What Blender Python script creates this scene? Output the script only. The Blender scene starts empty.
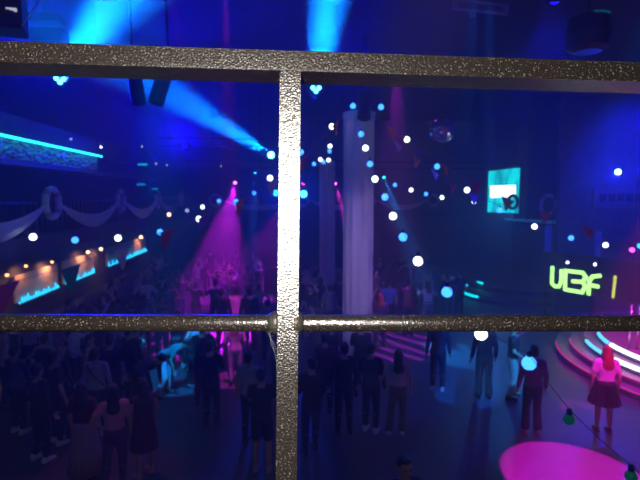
import bpy, bmesh, math, random
from mathutils import Vector, Matrix, Euler
random.seed(7)
sc = bpy.context.scene
col = sc.collection
PI = math.pi
D = math.radians
H = 4.6

# ---------------------------------------------------------------- camera
th = math.atan(45/480.0)
psi = math.atan(39/480.0*math.cos(th))
F = Vector((math.sin(psi)*math.cos(th), math.cos(psi)*math.cos(th), -math.sin(th)))
R = Vector((math.cos(psi), -math.sin(psi), 0))
U = R.cross(F)
CAM = Vector((0, 0, H))
cd = bpy.data.cameras.new('camera'); cam = bpy.data.objects.new('camera', cd); col.objects.link(cam)
m = Matrix((R, U, -F)).transposed().to_4x4(); m.translation = CAM
cam.matrix_world = m
cd.sensor_width = 36; cd.lens = 27; cd.clip_start = .02; cd.clip_end = 200
cd.dof.use_dof = True; cd.dof.focus_distance = .56; cd.dof.aperture_fstop = 13.0
sc.camera = cam

def ray(px, py): return F*480 + R*(px-320) + U*(240-py)
def at(px, py, Y):                  # point of the room at distance Y along the hall
    d = ray(px, py); return CAM + d*(Y/d.y)
def near(px, py, depth):            # point at this distance straight out from the lens
    return CAM + ray(px, py)*(depth/480.0)
def floor_at(px, py, z=0):
    d = ray(px, py); return CAM + d*((z-H)/d.z)

# ---------------------------------------------------------------- helpers
def tag(o, label=None, cat=None, group=None, kind=None):
    if label: o['label'] = label
    if cat: o['category'] = cat
    if group: o['group'] = group
    if kind: o['kind'] = kind
    return o
def link_mesh(name, me, parent=None, m=None):
    o = bpy.data.objects.new(name, me); col.objects.link(o)
    if parent is not None: o.parent = parent
    if m is not None:
        if not isinstance(m, (list, tuple)): m = [m]
        for k in m: me.materials.append(k)
    return o
def build(name, bm, m, parent=None, smooth=False):
    bmesh.ops.recalc_face_normals(bm, faces=bm.faces)
    me = bpy.data.meshes.new(name); bm.to_mesh(me); bm.free()
    if smooth:
        for p in me.polygons: p.use_smooth = True
    return link_mesh(name, me, parent, m)
def thing(name, loc, label, cat, group=None, rz=0.0):
    o = bpy.data.objects.new(name, None); col.objects.link(o); o.empty_display_size = .1
    o.location = loc; o.rotation_euler = (0, 0, rz)
    return tag(o, label, cat, group)
def NB(): return bmesh.new()
def box(bm, c, s, rot=None, bevel=0):
    r = bmesh.ops.create_cube(bm, size=1)
    M = Matrix.Translation(Vector(c)) @ (rot.to_4x4() if rot else Matrix()) @ Matrix.Diagonal((s[0], s[1], s[2], 1))
    bmesh.ops.transform(bm, matrix=M, verts=r['verts'])
    if bevel:
        es = {e for v in r['verts'] for e in v.link_edges}
        bmesh.ops.bevel(bm, geom=list(es), offset=bevel, segments=2, affect='EDGES')
def frame_from(d, side=None):
    d = Vector(d).normalized()
    s = Vector(side) if side is not None else (Vector((1, 0, 0)) if abs(d.x) < .9 else Vector((0, 1, 0)))
    s = (s - d*s.dot(d)).normalized(); t = d.cross(s)
    return s, t
def sweep(bm, pts, rads, n=12, side=None, caps=True):
    """tube of elliptical rings; rads entry = r or (rx, ry)"""
    pts = [Vector(p) for p in pts]; rings = []
    for i, p in enumerate(pts):
        a = pts[max(0, i-1)]; b = pts[min(len(pts)-1, i+1)]
        s, t = frame_from(b-a, side)
        rr = rads[i] if isinstance(rads, (list, tuple)) else rads
        rx, ry = rr if isinstance(rr, (list, tuple)) else (rr, rr)
        rings.append([bm.verts.new(p + s*rx*math.cos(2*PI*k/n) + t*ry*math.sin(2*PI*k/n)) for k in range(n)])
    for a, b in zip(rings, rings[1:]):
        for k in range(n): bm.faces.new((a[k], a[(k+1) % n], b[(k+1) % n], b[k]))
    if caps:
        bm.faces.new(rings[0][::-1]); bm.faces.new(rings[-1])
def ball(bm, c, r, seg=12, rot=None, mi=0):
    if not isinstance(r, (list, tuple)): r = (r, r, r)
    q = bmesh.ops.create_uvsphere(bm, u_segments=seg, v_segments=max(6, seg*2//3), radius=1)
    M = Matrix.Translation(Vector(c)) @ (rot.to_4x4() if rot else Matrix()) @ Matrix.Diagonal((r[0], r[1], r[2], 1))
    bmesh.ops.transform(bm, matrix=M, verts=q['verts'])
    if mi:
        for f in {f for v in q['verts'] for f in v.link_faces}: f.material_index = mi
def cap(bm, a, ra, b, rb, n=10):
    sweep(bm, [a, b], [ra, rb], n); ball(bm, a, ra, n); ball(bm, b, rb, n)
def lathe(bm, prof, n=24, M=None):
    rings = []
    for r, z in prof:
        ring = [Vector((r*math.cos(2*PI*k/n), r*math.sin(2*PI*k/n), z)) for k in range(n)]
        rings.append([bm.verts.new(M @ v if M else v) for v in ring])
    for a, b in zip(rings, rings[1:]):
        for k in range(n): bm.faces.new((a[k], a[(k+1) % n], b[(k+1) % n], b[k]))
    bm.faces.new(rings[0][::-1]); bm.faces.new(rings[-1])
def axis_matrix(p, d):
    q = Vector(d).to_track_quat('Z', 'Y'); M = q.to_matrix().to_4x4(); M.translation = Vector(p); return M
def torus(bm, c, Rm, rm, M3=None, n=28, k=10, a0=0, a1=2*PI, squash=1):
    c = Vector(c); full = abs(a1-a0-2*PI) < 1e-4; rings = []
    for i in range(n if full else n+1):
        a = a0+(a1-a0)*i/n; ring = []
        for j in range(k):
            b = 2*PI*j/k
            v = Vector(((Rm+rm*math.cos(b))*math.cos(a), rm*squash*math.sin(b), (Rm+rm*math.cos(b))*math.sin(a)))
            ring.append(bm.verts.new(c + (M3 @ v if M3 else v)))
        rings.append(ring)
    pr = list(zip(rings, rings[1:])) + ([(rings[-1], rings[0])] if full else [])
    for a, b in pr:
        for j in range(k): bm.faces.new((a[j], a[(j+1) % k], b[(j+1) % k], b[j]))
    if not full:
        bm.faces.new(rings[0][::-1]); bm.faces.new(rings[-1])

# ---------------------------------------------------------------- materials
_m = {}
def mat(name, c=(.1, .1, .1), rough=.6, metal=0.0, em=None, es=0.0, bump=0, bscale=20, var=0):
    if name in _m: return _m[name]
    k = bpy.data.materials.new(name); k.use_nodes = True; nt = k.node_tree; b = nt.nodes['Principled BSDF']
    b.inputs['Base Color'].default_value = (*c, 1); b.inputs['Roughness'].default_value = rough
    b.inputs['Metallic'].default_value = metal
    if em:
        b.inputs['Emission Color'].default_value = (*em, 1); b.inputs['Emission Strength'].default_value = es
    if bump or var:
        tc = nt.nodes.new('ShaderNodeTexCoord')
        no = nt.nodes.new('ShaderNodeTexNoise'); no.inputs['Scale'].default_value = bscale; no.inputs['Detail'].default_value = 4
        nt.links.new(tc.outputs['Object'], no.inputs['Vector'])
        if bump:
            bu = nt.nodes.new('ShaderNodeBump'); bu.inputs['Strength'].default_value = bump; bu.inputs['Distance'].default_value = 1.0/bscale
            nt.links.new(no.outputs['Fac'], bu.inputs['Height']); nt.links.new(bu.outputs['Normal'], b.inputs['Normal'])
        if var:
            cr = nt.nodes.new('ShaderNodeValToRGB')
            cr.color_ramp.elements[0].position = .3; cr.color_ramp.elements[1].position = .7
            cr.color_ramp.elements[0].color = (*[x*(1-var) for x in c], 1); cr.color_ramp.elements[1].color = (*[min(1, x*(1+var)) for x in c], 1)
            nt.links.new(no.outputs['Fac'], cr.inputs['Fac']); nt.links.new(cr.outputs['Color'], b.inputs['Base Color'])
    _m[name] = k; return k

def paint_metal(name, scale, strength):
    k = mat(name, (.032, .027, .024), .25, .0)
    nt = k.node_tree; b = nt.nodes['Principled BSDF']; b.inputs['IOR'].default_value = 2.0
    tc = nt.nodes.new('ShaderNodeTexCoord')
    n1 = nt.nodes.new('ShaderNodeTexNoise'); n1.inputs['Scale'].default_value = scale; n1.inputs['Detail'].default_value = 5; n1.inputs['Roughness'].default_value = .65
    n2 = nt.nodes.new('ShaderNodeTexVoronoi'); n2.inputs['Scale'].default_value = scale*1.3
    nt.links.new(tc.outputs['Object'], n1.inputs['Vector']); nt.links.new(tc.outputs['Object'], n2.inputs['Vector'])
    ad = nt.nodes.new('ShaderNodeMath'); ad.operation = 'ADD'
    nt.links.new(n1.outputs['Fac'], ad.inputs[0]); nt.links.new(n2.outputs['Distance'], ad.inputs[1])
    bu = nt.nodes.new('ShaderNodeBump'); bu.inputs['Strength'].default_value = strength; bu.inputs['Distance'].default_value = .0012
    nt.links.new(ad.outputs[0], bu.inputs['Height']); nt.links.new(bu.outputs['Normal'], b.inputs['Normal'])
    # chips of bare metal and dust specks
    n3 = nt.nodes.new('ShaderNodeTexNoise'); n3.inputs['Scale'].default_value = scale*1.5; n3.inputs['Detail'].default_value = 2
    nt.links.new(tc.outputs['Object'], n3.inputs['Vector'])
    cr = nt.nodes.new('ShaderNodeValToRGB'); cr.color_ramp.elements[0].position = .60; cr.color_ramp.elements[1].position = .70
    cr.color_ramp.elements[0].color = (.013, .010, .009, 1); cr.color_ramp.elements[1].color = (.13, .11, .095, 1)
    nt.links.new(n3.outputs['Fac'], cr.inputs['Fac']); nt.links.new(cr.outputs['Color'], b.inputs['Base Color'])
    return k
RAILM = paint_metal('black_lumpy_paint', 330, .34)
WELD = mat('weld_bead', (.05, .045, .04), .4, .5, bump=.5, bscale=300)

BLACKM = mat('black_casing', (.008, .008, .01), .5)
DARKM = mat('dark_metal', (.02, .02, .025), .4, .6)
BLUE = (.015, .16, 1.0)
CYAN = (.0, .62, .95)
MAG = (1.0, .03, .75)

# ---------------------------------------------------------------- setting
def floor_mat():
    k = mat('dance_floor', (.06, .055, .07), .38)
    nt = k.node_tree; b = nt.nodes['Principled BSDF']
    tc = nt.nodes.new('ShaderNodeTexCoord'); no = nt.nodes.new('ShaderNodeTexNoise'); no.inputs['Scale'].default_value = 1.3; no.inputs['Detail'].default_value = 6
    cr = nt.nodes.new('ShaderNodeValToRGB'); cr.color_ramp.elements[0].color = (.055, .05, .065, 1); cr.color_ramp.elements[1].color = (.11, .10, .125, 1)
    nt.links.new(tc.outputs['Object'], no.inputs['Vector']); nt.links.new(no.outputs['Fac'], cr.inputs['Fac']); nt.links.new(cr.outputs['Color'], b.inputs['Base Color'])
    mr = nt.nodes.new('ShaderNodeMapRange'); mr.inputs['To Min'].default_value = .32; mr.inputs['To Max'].default_value = .6
    nt.links.new(no.outputs['Fac'], mr.inputs['Value']); nt.links.new(mr.outputs[0], b.inputs['Roughness'])
    return k
def struct(name, c, s, m):
    bm = NB(); box(bm, (0, 0, 0), s); o = build(name, bm, m); o.location = c; o['kind'] = 'structure'; return o
WALLM = mat('dark_wall', (.035, .034, .05), .8, bump=.15, bscale=6, var=.3)
CEILM = mat('black_ceiling', (.02, .02, .03), .9, var=.4, bscale=2)
struct('floor', (6, 14.5, -.1), (28.4, 33.4, .2), floor_mat())
struct('ceiling', (6, 15.6, 9.3), (28.4, 29.2, .2), CEILM)
struct('wall_left', (-8.1, 15.6, 4.6), (.2, 29.2, 9.2), WALLM)
struct('wall_back', (3.6, 30.1, 4.6), (23.2, .2, 9.2), WALLM)
struct('wall_right', (17.1, 8.4, 4.6), (.2, 18.4, 9.2), WALLM)
struct('wall_rear_right', (15.1, 23.9, 4.6), (.2, 12.2, 9.2), WALLM)
# wall behind the stage with its frieze of small square panes
bm = NB(); box(bm, (0, 0, 0), (6.4, .2, 9.2)); ws = build('wall_stage', bm, mat('stage_wall', (.10, .095, .13), .75, var=.2, bscale=3)); ws.location = (13.8, 17.7, 4.6); ws['kind'] = 'structure'
fz = thing('panel_frieze', (13.1, 17.55, 4.5), 'long dim wall frieze with a row of small dark square panes on the stage wall', 'wall panel')
bm = NB(); box(bm, (.4, 0, -.02), (3.2, .08, .72)); build('board', bm, mat('frieze_board', (.16, .14, .2), .7), fz)
for i in range(8):
    bm = NB(); box(bm, (-.83+i*.36, -.05, 0), (.26, .04, .3)); build('pane', bm, mat('frieze_pane', (.02, .02, .03), .15), fz)
# balcony on which the photographer stands (below the frame)
vb = thing('viewing_balcony', (0, -.6, 3.3), 'dark balcony deck carrying the black metal railing', 'balcony')
bm = NB(); box(bm, (0, -.2, -.1), (10, 3.0, .2)); build('deck', bm, WALLM, vb)
for s in (-1, 1):
    bm = NB(); box(bm, (s*4.6, 1.0, -1.75), (.3, .3, 3.1)); build('support_post', bm, WALLM, vb)

# ---------------------------------------------------------------- railing in front of the lens
rl = thing('metal_railing', near(288, 470, .55), 'lumpy black-painted metal railing with square bars crossing close to the viewer', 'railing')
rl_inv = Vector(rl.location)
def rpart(name, bm, m=RAILM, smooth=False):
    o = build(name, bm, m, rl, smooth); o.location = -rl_inv; return o
def orient_bar(a, b, w, t, up, bev=.0015, segs=1, wob=0):
    """box from a to b, a/b on the centre of its front face; w along up, t away from lens"""
    a = Vector(a); b = Vector(b); d = (b-a); L = d.length; d.normalize()
    up = (up - d*up.dot(d)).normalized(); out = d.cross(up)
    if out.dot(F) < 0: out = -out
    bm = NB(); c = (a+b)/2 + out*(t/2)
    M = Matrix((d, out, up)).transposed()
    box(bm, c, (L, t, w), M, bev)
    return bm
bm = orient_bar(near(-700, 28.5, .487), near(1340, 94, .63), .0232, .047, U); rpart('top_rail', bm)
bm = orient_bar(near(290.2, 71, .548), near(284.5, 640, .552), .0242, .012, R); rpart('upright', bm)
# lower round rail passes just behind the upright
bm = NB(); p0, p1 = near(-700, 322, .505), near(1340, 324, .645); sweep(bm, [p0, p1], .0099, 28); rpart('lower_rail', bm, smooth=True)
for s, px in ((1, 299), (-1, 272.5)):
    bm = NB(); c = near(px, 322.4, .562); d = (p1-p0).normalized()
    M = axis_matrix(c - d*s*.006, d*s); lathe(bm, [(.0145, 0), (.0142, .003), (.0118, .008), (.0102, .011)], 20, M); rpart('weld_collar', bm, WELD, True)
for px in (-560, 1120):
    bm = orient_bar(near(px, 60 if px > 0 else 30, .5 if px < 0 else .61), near(px-5, 640, .5 if px < 0 else .61), .0252, .012, R); rpart('upright', bm)
cw = thing('cobweb', near(270, 332, .55), 'fine dusty cobweb strands hanging under the lower rail beside the upright', 'cobweb')
cwl = Vector(cw.location); bm = NB()
for q in (((269, 331), (270.5, 338), (273, 345), (276, 358), (277, 372)), ((266.5, 331), (270, 337), (272.5, 336)), ((271, 331), (269.5, 336), (274, 343), (276, 350)), ((270, 337), (271, 344), (274.5, 352))):
    sweep(bm, [near(x, y, .551)-cwl for x, y in q], .0001, 5)
build('strands', bm, mat('web', (.22, .22, .22), .6), cw)

# ---------------------------------------------------------------- left side: balcony, bulkhead, neon, bar
bl = thing('side_balcony', (-5.2, 3.0, 3.35), 'dark long balcony along the left wall, hung with white swags', 'balcony')
bm = NB(); box(bm, (-1.36, 12, .2), (2.84, 24, .4)); build('slab', bm, WALLM, bl)
bm = NB(); box(bm, (.02, 12, 1.1), (.07, 24, .06)); build('handrail', bm, DARKM, bl)
bm = NB()
for i in range(100): box(bm, (.02, .1+i*.24, .73), (.02, .02, .7))
o = build('balusters', bm, DARKM, bl); o['kind'] = 'stuff'
bk = thing('bulkhead', (-5.3, 2.0, 5.3), 'crinkled shiny overhead bulkhead under the long cyan neon line', 'bulkhead')
bm = NB()
nY, nZ = 220, 14
rngb = random.Random(3)
gv = []
for i in range(nY+1):
    rowv = []
    for j in range(nZ+1):
        z = .4*j/nZ; rowv.append(bm.verts.new((.03+.05*rngb.uniform(0, 1), 12.4*i/nY, z)))
    gv.append(rowv)
for i in range(nY):
    for j in range(nZ): bm.faces.new((gv[i][j], gv[i+1][j], gv[i+1][j+1], gv[i][j+1]))
box(bm, (-.12, 6.2, .2), (.16, 12.4, .4))
build('crinkled_face', bm, mat('foil', (.30, .38, .45), .35, .6), bk)
bm = NB(); box(bm, (-.1, 9.3, -.06), (.3, 18.6, .1)); build('lower_edge', bm, mat('bulk_edge', (.10, .14, .2), .6), bk)
bm = NB(); box(bm, (-.16, 7.8, .66), (.2, 15.6, .5)); build('upper_board', bm, WALLM, bk)
ns = thing('neon_strip', (-5.12, 2.0, 5.70), 'long bright cyan neon strip running along the left bulkhead', 'neon light')
bm = NB(); sweep(bm, [(0, .1, 0), (0, 12.4, 0)], .028, 8); build('tube', bm, mat('neon_cyan', (0, 0, 0), em=(.02, .75, .95), es=3.2), ns)
bm = NB()
for k in range(8): box(bm, (-.05, 1+k*1.6, .02), (.08, .03, .05))
build('clip', bm, DARKM, ns)
for (x, y, w, Y, lab) in ((142.5, 164.5, 9, 18.6, 'short cyan neon piece high past the end of the long neon strip'), (141, 184.5, 8, 18.9, 'short dim cyan neon piece below the other short one'), (155, 189, 6, 21, 'tiny dim teal neon piece right of the two short ones')):
    p = at(x, y, Y); t = thing('neon_piece', p, lab, 'neon light')
    bm = NB(); box(bm, (0, 0, 0), (w/480*Y, .12, .07), bevel=.02); build('tube', bm, mat('neon_dim%d' % int(x), (0, 0, 0), em=(.0, .35, .45), es=1.2 if x == 142.5 else .7), t)
    bm = NB(); box(bm, (0, .1, 0), (w/480*Y*1.1, .08, .1)); build('housing', bm, BLACKM, t)

WH = mat('white_ring', (.62, .58, .66), .7); PK = mat('pink_band', (.5, .22, .36), .7); ROPE = mat('rope', (.5, .48, .45), .8)
CLOTH = mat('white_swag', (.62, .58, .64), .85)
def ring(p, rz, label, group, r=.31, dark=False):
    t = thing('ring_wreath', p, label, 'wreath', group, rz)
    a, b = (mat('dark_ring', (.02, .02, .03), .5), mat('dark_band', (.05, .03, .05), .5)) if dark else (WH, PK)
    bm = NB(); torus(bm, (0, 0, 0), r, .072, n=32, k=12); build('ring', bm, a, t, True)
    for k in range(4):
        bm = NB(); torus(bm, (0, 0, 0), r, .079, n=5, k=12, a0=PI/4+k*PI/2-.2, a1=PI/4+k*PI/2+.2); build('band', bm, b, t, True)
    return t
def swag(p0, p1, label, group, sag0=.33, sag1=.68, outv=(0, -1, 0)):
    p0 = Vector(p0); p1 = Vector(p1); c = (p0+p1)/2; out = Vector(outv)
    bm = NB(); N, K = 30, 9; g = []
    for i in range(N+1):
        t = i/N; q = 4*t*(1-t); base = p0.lerp(p1, t)
        e = .05
        g.append([bm.verts.new(base - c + Vector((0, 0, -(sag0*q)*(1-k/K) - (sag1*q+e)*(k/K))) + out*(.05+.035*math.sin(k*2.2+t*3)*(.3+q)+.05*q*math.sin(PI*k/K))) for k in range(K+1)])
    for i in range(N):
        for k in range(K): bm.faces.new((g[i][k], g[i+1][k], g[i+1][k+1], g[i][k+1]))
    me_o = build('fabric_swag', bm, CLOTH, None, True); me_o.location = c
    sm = me_o.modifiers.new('thick', 'SOLIDIFY'); sm.thickness = .012
    return tag(me_o, label, 'swag', group)
ords = ['nearest', 'second', 'third', 'fourth']
for i, Y in enumerate((11.1, 15.7, 20.3, 24.9)):
    ring((-5.05, Y, 4.42), PI/2, 'white ring wreath with pink bands, %s along the left balcony rail' % ords[i], 'ring wreaths on the balconies')
for i, Y in enumerate((6.5, 11.1, 15.7, 20.3)):
    swag((-5.09, Y+.36, 4.4), (-5.09, Y+4.6-.36, 4.4), 'white draped fabric swag, %s along the left balcony rail' % ords[i], 'fabric swags on the balconies', .30, .60, (1, 0, 0))

# bar back panels under the balcony, seen as warm and cyan lit boards
def foil_panel():
    k = mat('crinkled_gold_panel', (.50, .36, .36), .42, .3)
    nt = k.node_tree; b = nt.nodes['Principled BSDF']
    tc = nt.nodes.new('ShaderNodeTexCoord'); mp = nt.nodes.new('ShaderNodeMapping'); mp.inputs['Scale'].default_value = (9, 9, 2.2)
    no = nt.nodes.new('ShaderNodeTexNoise'); no.inputs['Scale'].default_value = 2; no.inputs['Detail'].default_value = 5
    bu = nt.nodes.new('ShaderNodeBump'); bu.inputs['Strength'].default_value = .8; bu.inputs['Distance'].default_value = .12
    nt.links.new(tc.outputs['Object'], mp.inputs[0]); nt.links.new(mp.outputs[0], no.inputs['Vector']); nt.links.new(no.outputs['Fac'], bu.inputs['Height']); nt.links.new(bu.outputs['Normal'], b.inputs['Normal'])
    return k
FOIL = foil_panel()
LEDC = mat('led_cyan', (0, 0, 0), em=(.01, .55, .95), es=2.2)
for (y0, y1, nm) in ((14.7, 17.45, 'nearest'), (17.85, 20.7, 'middle'), (22.2, 28.6, 'farthest')):
    t = thing('bar_back_panel', (-7.9, (y0+y1)/2, 1.35), 'shimmering bar panel with a cyan lit foot, %s of three at the left' % nm, 'bar panel', 'bar panels on the left wall')
    L = y1-y0
    bm = NB(); box(bm, (0, 0, .45), (.06, L, .8)); build('panel', bm, FOIL, t)
    bm = NB(); box(bm, (.10, 0, .0), (.16, L, .04)); build('shelf', bm, DARKM, t)
    bm = NB(); n = int(L/.17)
    rr = random.Random(int(y0))
    for i in range(n):
        h = rr.uniform(.04, .24); y = -L/2+.07+i*(L-.1)/n
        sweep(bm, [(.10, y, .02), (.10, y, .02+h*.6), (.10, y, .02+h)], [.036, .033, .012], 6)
    o = build('cyan_glow_spikes', bm, LEDC, t); o['kind'] = 'stuff'  # emissive spikes imitate the ragged cyan light rising from the foot
    ld = bpy.data.lights.new('led_glow', 'AREA'); ld.energy = 9*L/3; ld.color = (.02, .55, 1); ld.shape = 'RECTANGLE'; ld.size = .08; ld.size_y = L
    lo = bpy.data.objects.new('led_glow', ld); col.objects.link(lo); lo.location = (-7.66, (y0+y1)/2, 1.36); lo.rotation_euler = Vector((-.25, 0, 1)).to_track_quat('-Z', 'Y').to_euler()
bc = thing('bar_counter', (-6.6, 20, 0), 'long dark bar counter below the shimmering panels on the left', 'bar counter')
bm = NB(); box(bm, (0, 0, .52), (.6, 15, 1.04)); build('body', bm, WALLM, bc)
bm = NB(); box(bm, (.03, 0, 1.07), (.75, 15.1, .05), bevel=.01); build('worktop', bm, mat('bar_top', (.015, .012, .012), .7), bc)

WARM = mat('warm_bulb', (0, 0, 0), em=(1, .45, .16), es=3.5)
lampc = 0
for (x, y, Y, e, lab) in ((7, 275, 13.4, 1, 'warm orange pendant lamp at the left edge before the first bar panel'), (26, 266, 15, .5, 'warm pendant lamp over the near end of the nearest bar panel'), (52, 262, 16.6, 1, 'warm pendant lamp over the far end of the nearest bar panel'),
                          (88, 252, 19.4, 1.0, 'warm pendant lamp over the middle bar panel'), (101, 249, 21, 1.0, 'warm pendant lamp between the middle and farthest bar panels'), (142, 238, 27, 1.2, 'warm pendant lamp over the farthest bar panel')):
    p = at(x, y, Y); p.x = max(p.x, -7.75); p.z = min(p.z, 3.1)
    t = thing('pendant_lamp', p, lab, 'lamp', 'pendant lamps over the bar')
    bm = NB(); ball(bm, (0, 0, 0), .05, 10); build('bulb', bm, WARM, t, True)
    bm = NB(); lathe(bm, [(.035, .04), (.045, .05), (.03, .1), (.012, .12)], 12); build('socket', bm, BLACKM, t)
    bm = NB(); sweep(bm, [(0, 0, .12), (0, 0, 3.35-p.z)], .006, 5); build('cord', bm, BLACKM, t)
    ld = bpy.data.lights.new('lamp_glow', 'SPOT'); ld.spot_size = D(165); ld.spot_blend = .8; ld.energy = 60*e; ld.color = (1, .42, .15); ld.shadow_soft_size = .06
    lo = bpy.data.objects.new('lamp_glow', ld); col.objects.link(lo); lo.location = p + Vector((.0, 0, -.08)); lo.rotation_euler = Vector((-.55, 0, -.8)).to_track_quat('-Z', 'Y').to_euler()

# ---------------------------------------------------------------- back balcony
bb = thing('rear_balcony', (0, 27, 3.35), 'dark balcony across the far end of the hall', 'balcony')
bm = NB(); box(bm, (2.3, 1.49, .2), (14.8, 2.98, .4)); build('slab', bm, WALLM, bb)
bm = NB(); box(bm, (2.3, .03, .62), (14.8, .06, .5)); box(bm, (2.3, .0, 1.1), (14.8, .1, .07)); build('parapet', bm, mat('parapet', (.08, .08, .12), .7, var=.3), bb)
for i, X in enumerate((-3.6, 1.2, 5.0, 8.66)):
    ring((X, 26.85, 4.3), 0, 'white ring wreath on the far balcony, %s' % ['at its left end', 'behind the far column', 'right of the near column', 'at the right end of the far swag'][i], 'ring wreaths on the balconies', .3)
for i, (a, b) in enumerate(((-3.25, .85), (1.55, 4.65), (5.35, 8.3))):
    swag((a, 26.88, 4.35), (b, 26.88, 4.35), 'white draped fabric swag on the far balcony, %s' % ['left of the far column', 'behind the near column', 'right of the near column'][i], 'fabric swags on the balconies', .30, .55, (0, -1, 0))
# right balcony and bay
rb = thing('bay_balcony', (11.0, 19.5, 3.3), 'small dark balcony bay beside the screen with a cyan lit rail', 'balcony')
bm = NB(); box(bm, (.75, .2, .05), (1.7, 3.6, .16)); build('slab', bm, WALLM, rb)
a, b = at(505, 219.5, 21.0)-rb.location, at(574, 223.5, 18.0)-rb.location
bm = NB(); sweep(bm, [a, b], .05, 8); build('lit_rail', bm, mat('glowing_rail_chrome', (.35, .4, .45), .3, .8, em=(0, .25, .5), es=.25), rb)  # reflected cyan put into the chrome as faint emission
bm = NB(); box(bm, (.9, 1.6, 3.0), (1.5, .15, 5.6)); build('bay_wall', bm, WALLM, rb)
ring(at(548, 205, 18.2), 0.3, 'faint pinkish ring wreath on the dark bay right of the cyan screen', 'ring wreaths on the balconies', .38)
ring(at(513, 202, 21.5), .4, 'dark ring wreath in front of the lower right of the cyan screen', 'ring wreaths on the balconies', .30, True)
for (x, y0, y1, Y, lab) in ((547, 226, 262, 17, 'blue lit post under the bay rail, left one'), (597, 232, 262, 17, 'blue lit post behind the green letter sign, right one')):
    p = at(x, y1, Y); top = at(x, y0, Y)
    t = thing('light_column', p, lab, 'light column'); h = top.z-p.z
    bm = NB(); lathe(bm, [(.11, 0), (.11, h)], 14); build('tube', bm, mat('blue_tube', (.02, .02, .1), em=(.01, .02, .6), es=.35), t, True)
    bm = NB(); lathe(bm, [(.14, -.05), (.14, 0)], 14); build('foot', bm, BLACKM, t)
    bm = NB(); sweep(bm, [(0, 0, -p.z), (0, 0, -.05)], .03, 6); build('stand', bm, BLACKM, t)

# ---------------------------------------------------------------- cyan screen
p = at(503.5, 191, 24); S = 24/480
scr = thing('projection_screen', p, 'bright cyan projection screen with a white block of text', 'screen', rz=.06)
bm = NB(); box(bm, (0, .04, 0), (34*S+.16, .07, 44*S+.16)); build('casing', bm, BLACKM, scr)
def screen_mat():
    k = mat('screen_cyan', (0, 0, 0)); nt = k.node_tree; b = nt.nodes['Principled BSDF']
    tc = nt.nodes.new('ShaderNodeTexCoord'); mp = nt.nodes.new('ShaderNodeMapping'); mp.inputs['Scale'].default_value = (2.2, 1, .35)
    no = nt.nodes.new('ShaderNodeTexNoise'); no.inputs['Scale'].default_value = 1.6; no.inputs['Detail'].default_value = 2
    cr = nt.nodes.new('ShaderNodeValToRGB'); e = cr.color_ramp.elements
    e[0].position = .36; e[0].color = (0, .26, .34, 1); e[1].position = .6; e[1].color = (0, .85, .82, 1)
    nt.links.new(tc.outputs['Object'], mp.inputs[0]); nt.links.new(mp.outputs[0], no.inputs['Vector']); nt.links.new(no.outputs['Fac'], cr.inputs[0]); nt.links.new(cr.outputs[0], b.inputs['Emission Color']); b.inputs['Emission Strength'].default_value = 1.3
    return k
bm = NB()
w2, h2 = 17*S, 22*S
v = [bm.verts.new(q) for q in ((-w2, 0, -h2+.02), (w2, 0, -h2-.05), (w2, 0, h2+.10), (-w2, 0, h2-.10))]; bm.faces.new(v)
r = bmesh.ops.extrude_face_region(bm, geom=bm.faces[:]); bmesh.ops.translate(bm, verts=[q for q in r['geom'] if isinstance(q, bmesh.types.BMVert)], vec=(0, -.02, 0))
build('display', bm, screen_mat(), scr)
bm = NB(); box(bm, (-.04, -.03, -.02), (28*S, .02, 12.5*S), Matrix.Rotation(-.03, 3, 'Y')); tb = build('text_block', bm, mat('screen_white', (0, 0, 0), em=(.9, 1, 1), es=2.2), scr)
rr = random.Random(5); bm = NB(); x = -.66          # unreadable characters inside the block, as in the photo
while x < .55:
    w = rr.uniform(.05, .12)
    box(bm, (x, -.043, .19), (w*.4, .004, .05)); box(bm, (x+.02, -.043, -.25), (w*.5, .004, .04)); x += w+.09
build('lettering', bm, mat('screen_letter', (0, 0, 0), em=(.3, .9, .95), es=1.0), scr)
for s in (-.7, .7):
    bm = NB(); sweep(bm, [(s, .05, h2), (s, .05, 9.2-p.z)], .02, 6); build('hanger', bm, BLACKM, scr)

# ---------------------------------------------------------------- green letter sign
sl, sr = at(541, 278, 16.9), at(640, 290, 13.9)
sl.z = sr.z = 1.85
sd = (sr-sl); sL = sd.length; ang = math.atan2(sd.y, sd.x)
sg = thing('led_sign', (sl+sr)/2, 'black hanging LED sign with glowing green letters beside the stage', 'sign', rz=ang)
bm = NB(); box(bm, (.15, .12, 0), (sL+.5, .2, 1.35), bevel=.02); build('cabinet', bm, BLACKM, sg)
def on_sign(x, y):                      # where the ray through a picture point meets the front of the sign
    n = Vector((math.sin(ang), -math.cos(ang), 0)); d = ray(x, y); t = (Vector(sg.location)-CAM).dot(n)/d.dot(n)
    q = CAM + d*t - Vector(sg.location)
    return Vector((q.x*math.cos(ang)+q.y*math.sin(ang), 0, q.z))
GRN = mat('led_green', (0, 0, 0), em=(.42, 1.0, .22), es=2.0); YEL = mat('led_yellow', (0, 0, 0), em=(.75, .85, .08), es=1.0)
def stroke(name, polys, m, r=.055):
    bm = NB()
    for poly in polys:
        q = [on_sign(540+x*.13125, 255+y*.13125) for x, y in poly]
        for a, b in zip(q, q[1:]):
            sweep(bm, [a, b], [(r, .03)]*2, 8, side=None)
        for a in q: ball(bm, a, (r, .03, r), 8)
    o = build(name, bm, m, sg, True); return o
def flat_stroke(name, polys, m, w=.05):
    bm = NB()
    for poly in polys:
        q = [on_sign(540+x*.13125, 255+y*.13125) for x, y in poly]
        for a, b in zip(q, q[1:]):
            d = (b-a); L = d.length; an = math.atan2(d.z, d.x)
            box(bm, (a+b)/2+Vector((0, -.0, 0)), (L+w*1.6, .05, w*2), Matrix.Rotation(-an, 3, 'Y'), .018)
    return build(name, bm, m, sg)
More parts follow.
